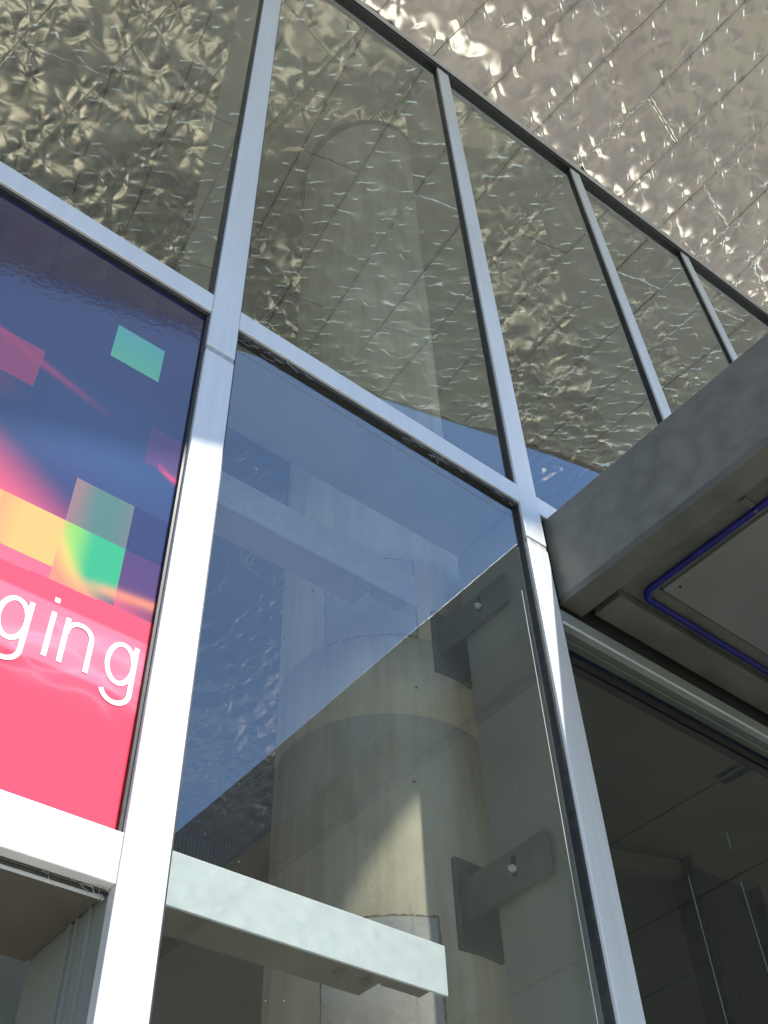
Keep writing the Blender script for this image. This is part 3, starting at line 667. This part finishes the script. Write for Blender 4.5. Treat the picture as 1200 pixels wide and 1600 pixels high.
for i in range(5):
    x0 = 2.853 + i * 2.06
    p = part('ceiling_panel', MB().box(x0, x0 + 2.04, -4.9, -.243, 2.896, 2.925), PANELM, cp, bevel=.002)
    for (sx, sy) in [(x0 + .04, -.30), (x0 + .8, -.30), (x0 + 1.7, -.30), (x0 + .04, -1.6), (x0 + .04, -3.0)]: part('screw', MB().prism([(sx + .006 * math.cos(a), sy + .006 * math.sin(a)) for a in [2 * math.pi * k / 10 for k in range(10)]], 'z', 2.893, 2.8955), DARK, p)
CZC = 2.885; cxl, cyl_ = 2.795, -.178
path = [(cxl, -4.9, CZC), (cxl, cyl_ - .07, CZC)] + [(cxl + .055 - .055 * math.cos(a), cyl_ - .055 + .055 * math.sin(a), CZC) for a in [math.pi / 2 * k / 8 for k in range(9)]] + [(cxl + .12, cyl_, CZC), (13.9, cyl_, CZC)]
part('conduit', MB().tube(path, .014), BLUE, cp, smooth=True)
for yy in (-.75, -2.3): part('conduit_clip', MB().box(cxl - .075, cxl - .012, yy - .012, yy + .012, CZC + .008, CZC + .011).box(cxl - .014, cxl + .014, yy - .006, yy + .006, CZC - .0135, CZC - .0118), SOFF, cp)

# ------------------------------------------------------------------ entrance glazing below canopy
SA, SB, SC_ = (3.237, 1.889, -1.400), (2.921, 1.805, -1.400), (3.238, 2.086, 2.017)
en = thing('entrance_glazing', 'dark glazed entrance screen under the canopy', 'glass door', (4.0, .03, G))
part('head_rail', MB().box(MX[2] + MW + .002, MX[5] - .002, .0, .10, DOORH, 2.776), ALU_DARK, en, bevel=.002)
part('head_bead', MB().box(MX[2] + MW + .002, MX[5] - .002, -.006, .0, DOORH - .004, DOORH + .003), ALU, en)
part('head_recess', MB().box(MX[2] + MW + .002, MX[5] - .002, .03, .25, 2.777, T1A - .03), DARK, en)
for a, b_ in ((MX[2] + MW + .006, MX[3] + .02), (MX[3] + .026, MX[4] + .03), (MX[4] + .036, MX[5] - .006)):
    part('glass_pane', MB().box(a, b_, .030, .044, G + .02, DOORH - .001), GLASS_DOOR, en)
cap = thing('interior_ceiling', 'dark boarded ceiling with straight joints inside the entrance', 'ceiling', (6, 3, 2.79))
xs_ = [MX[2] + MW + .02, 3.948, 5.428, 6.95, 8.5, 11.5]; ys_ = [.12, 2.9, 5.7, 8.4]
for i in range(5):
    for j in range(3):
        part('board', MB().box(xs_[i] + .008, xs_[i + 1] - .008, ys_[j] + .008, ys_[j + 1] - .008, 2.79, 2.82), CEIL, cap)
part('backing', MB().box(xs_[0], 11.5, .12, 8.4, 2.8205, 2.86), DARK, cap)
for sx, sa, sb in ((SA[0], SA[1], SA[2]), (SB[0], SB[1], SB[2]), (SC_[0], SC_[1], SC_[2])):
    part('pane_line', MB().box(sx, sx + .0016, .0282, .0298, sb, sa), ALU_DARK, en)  # thin strips stand in for light reflected off vertical edges
# dark steel post, its tie bar and small fittings behind the entrance glass
po = thing('steel_post', 'dark steel post behind the entrance glass, lower right', 'post', (4.65, 1.0, G))
part('web', MB().box(4.36, 4.90, .99, 1.01, G, 2.788), TRIM_DARK, po)
part('flange', MB().box(4.34, 4.36, .93, 1.07, G, 2.788), TRIM_DARK, po); part('flange', MB().box(4.90, 4.92, .93, 1.07, G, 2.788), TRIM_DARK, po)
tb = thing('tie_bar', 'short bluish steel bar running from the mullion to the dark post', 'steel bar', (4.1, 1.0, 2.6))
tbm = MB(); tbm.poly([(3.70, 1.01, 2.56), (4.335, .985, 2.70), (4.335, 1.05, 2.70), (3.70, 1.08, 2.56), (3.70, 1.01, 2.66), (4.335, .985, 2.80 - .02), (4.335, 1.05, 2.78), (3.70, 1.08, 2.66)], [(0, 3, 2, 1), (4, 5, 6, 7), (0, 1, 5, 4), (1, 2, 6, 5), (2, 3, 7, 6), (3, 0, 4, 7)])
part('bar', tbm, GALV_W, tb, bevel=.003)

# ------------------------------------------------------------------ interior shell
bw = thing('interior_back_wall', 'dim far wall with a ribbed dark strip where the metal soffit ends', 'wall', (3, 7.9, G))
part('wall_face', MB().box(-5, 12, 7.76, 8.0, G, 5.2), WALLM, bw)
rb = MB(); rb.box(-5, 12, 7.80, 8.0, 5.2, 9.2)
part('upper_face', rb, RIBM, bw)
rb = MB()
for i in range(150): x = 2.4 + i * .045; rb.box(x, x + .02, 7.745, 7.799, 5.5, soff_z(x, 7.75) + .02)
rr_ = part('ribs', rb, RIBM, bw)
lw = thing('interior_side_wall', 'plain grey wall closing the left end of the interior', 'wall', (-5, 4, G)); part('wall_face', MB().box(-5.2, -5.0, .0, 8.0, G, 9.3), WALLM, lw)
rw = thing('interior_side_wall', 'plain grey wall closing the right end of the interior', 'wall', (12, 4, G)); part('wall_face', MB().box(12.0, 12.2, .0, 8.0, G, 9.8), WALLM, rw)
# solid facade either side of the glazed run
sw = thing('stone_wall', 'plain grey outer wall left of the glazing', 'wall', (-3.7, .2, G)); part('wall_face', MB().slant(-5.2, MX[-1] - .02, .06, .4, G, soff_z(-5.2, 0) - .02, G, soff_z(MX[-1], 0) - .08), WALLM, sw)
sw = thing('stone_wall', 'plain grey outer wall right of the glazing', 'wall', (10, .2, G)); part('wall_face', MB().slant(MX[6] + MW + .02, 12.2, .06, .4, G, soff_z(MX[6], 0) - .08, G, soff_z(12.2, 0) - .1), WALLM, sw)
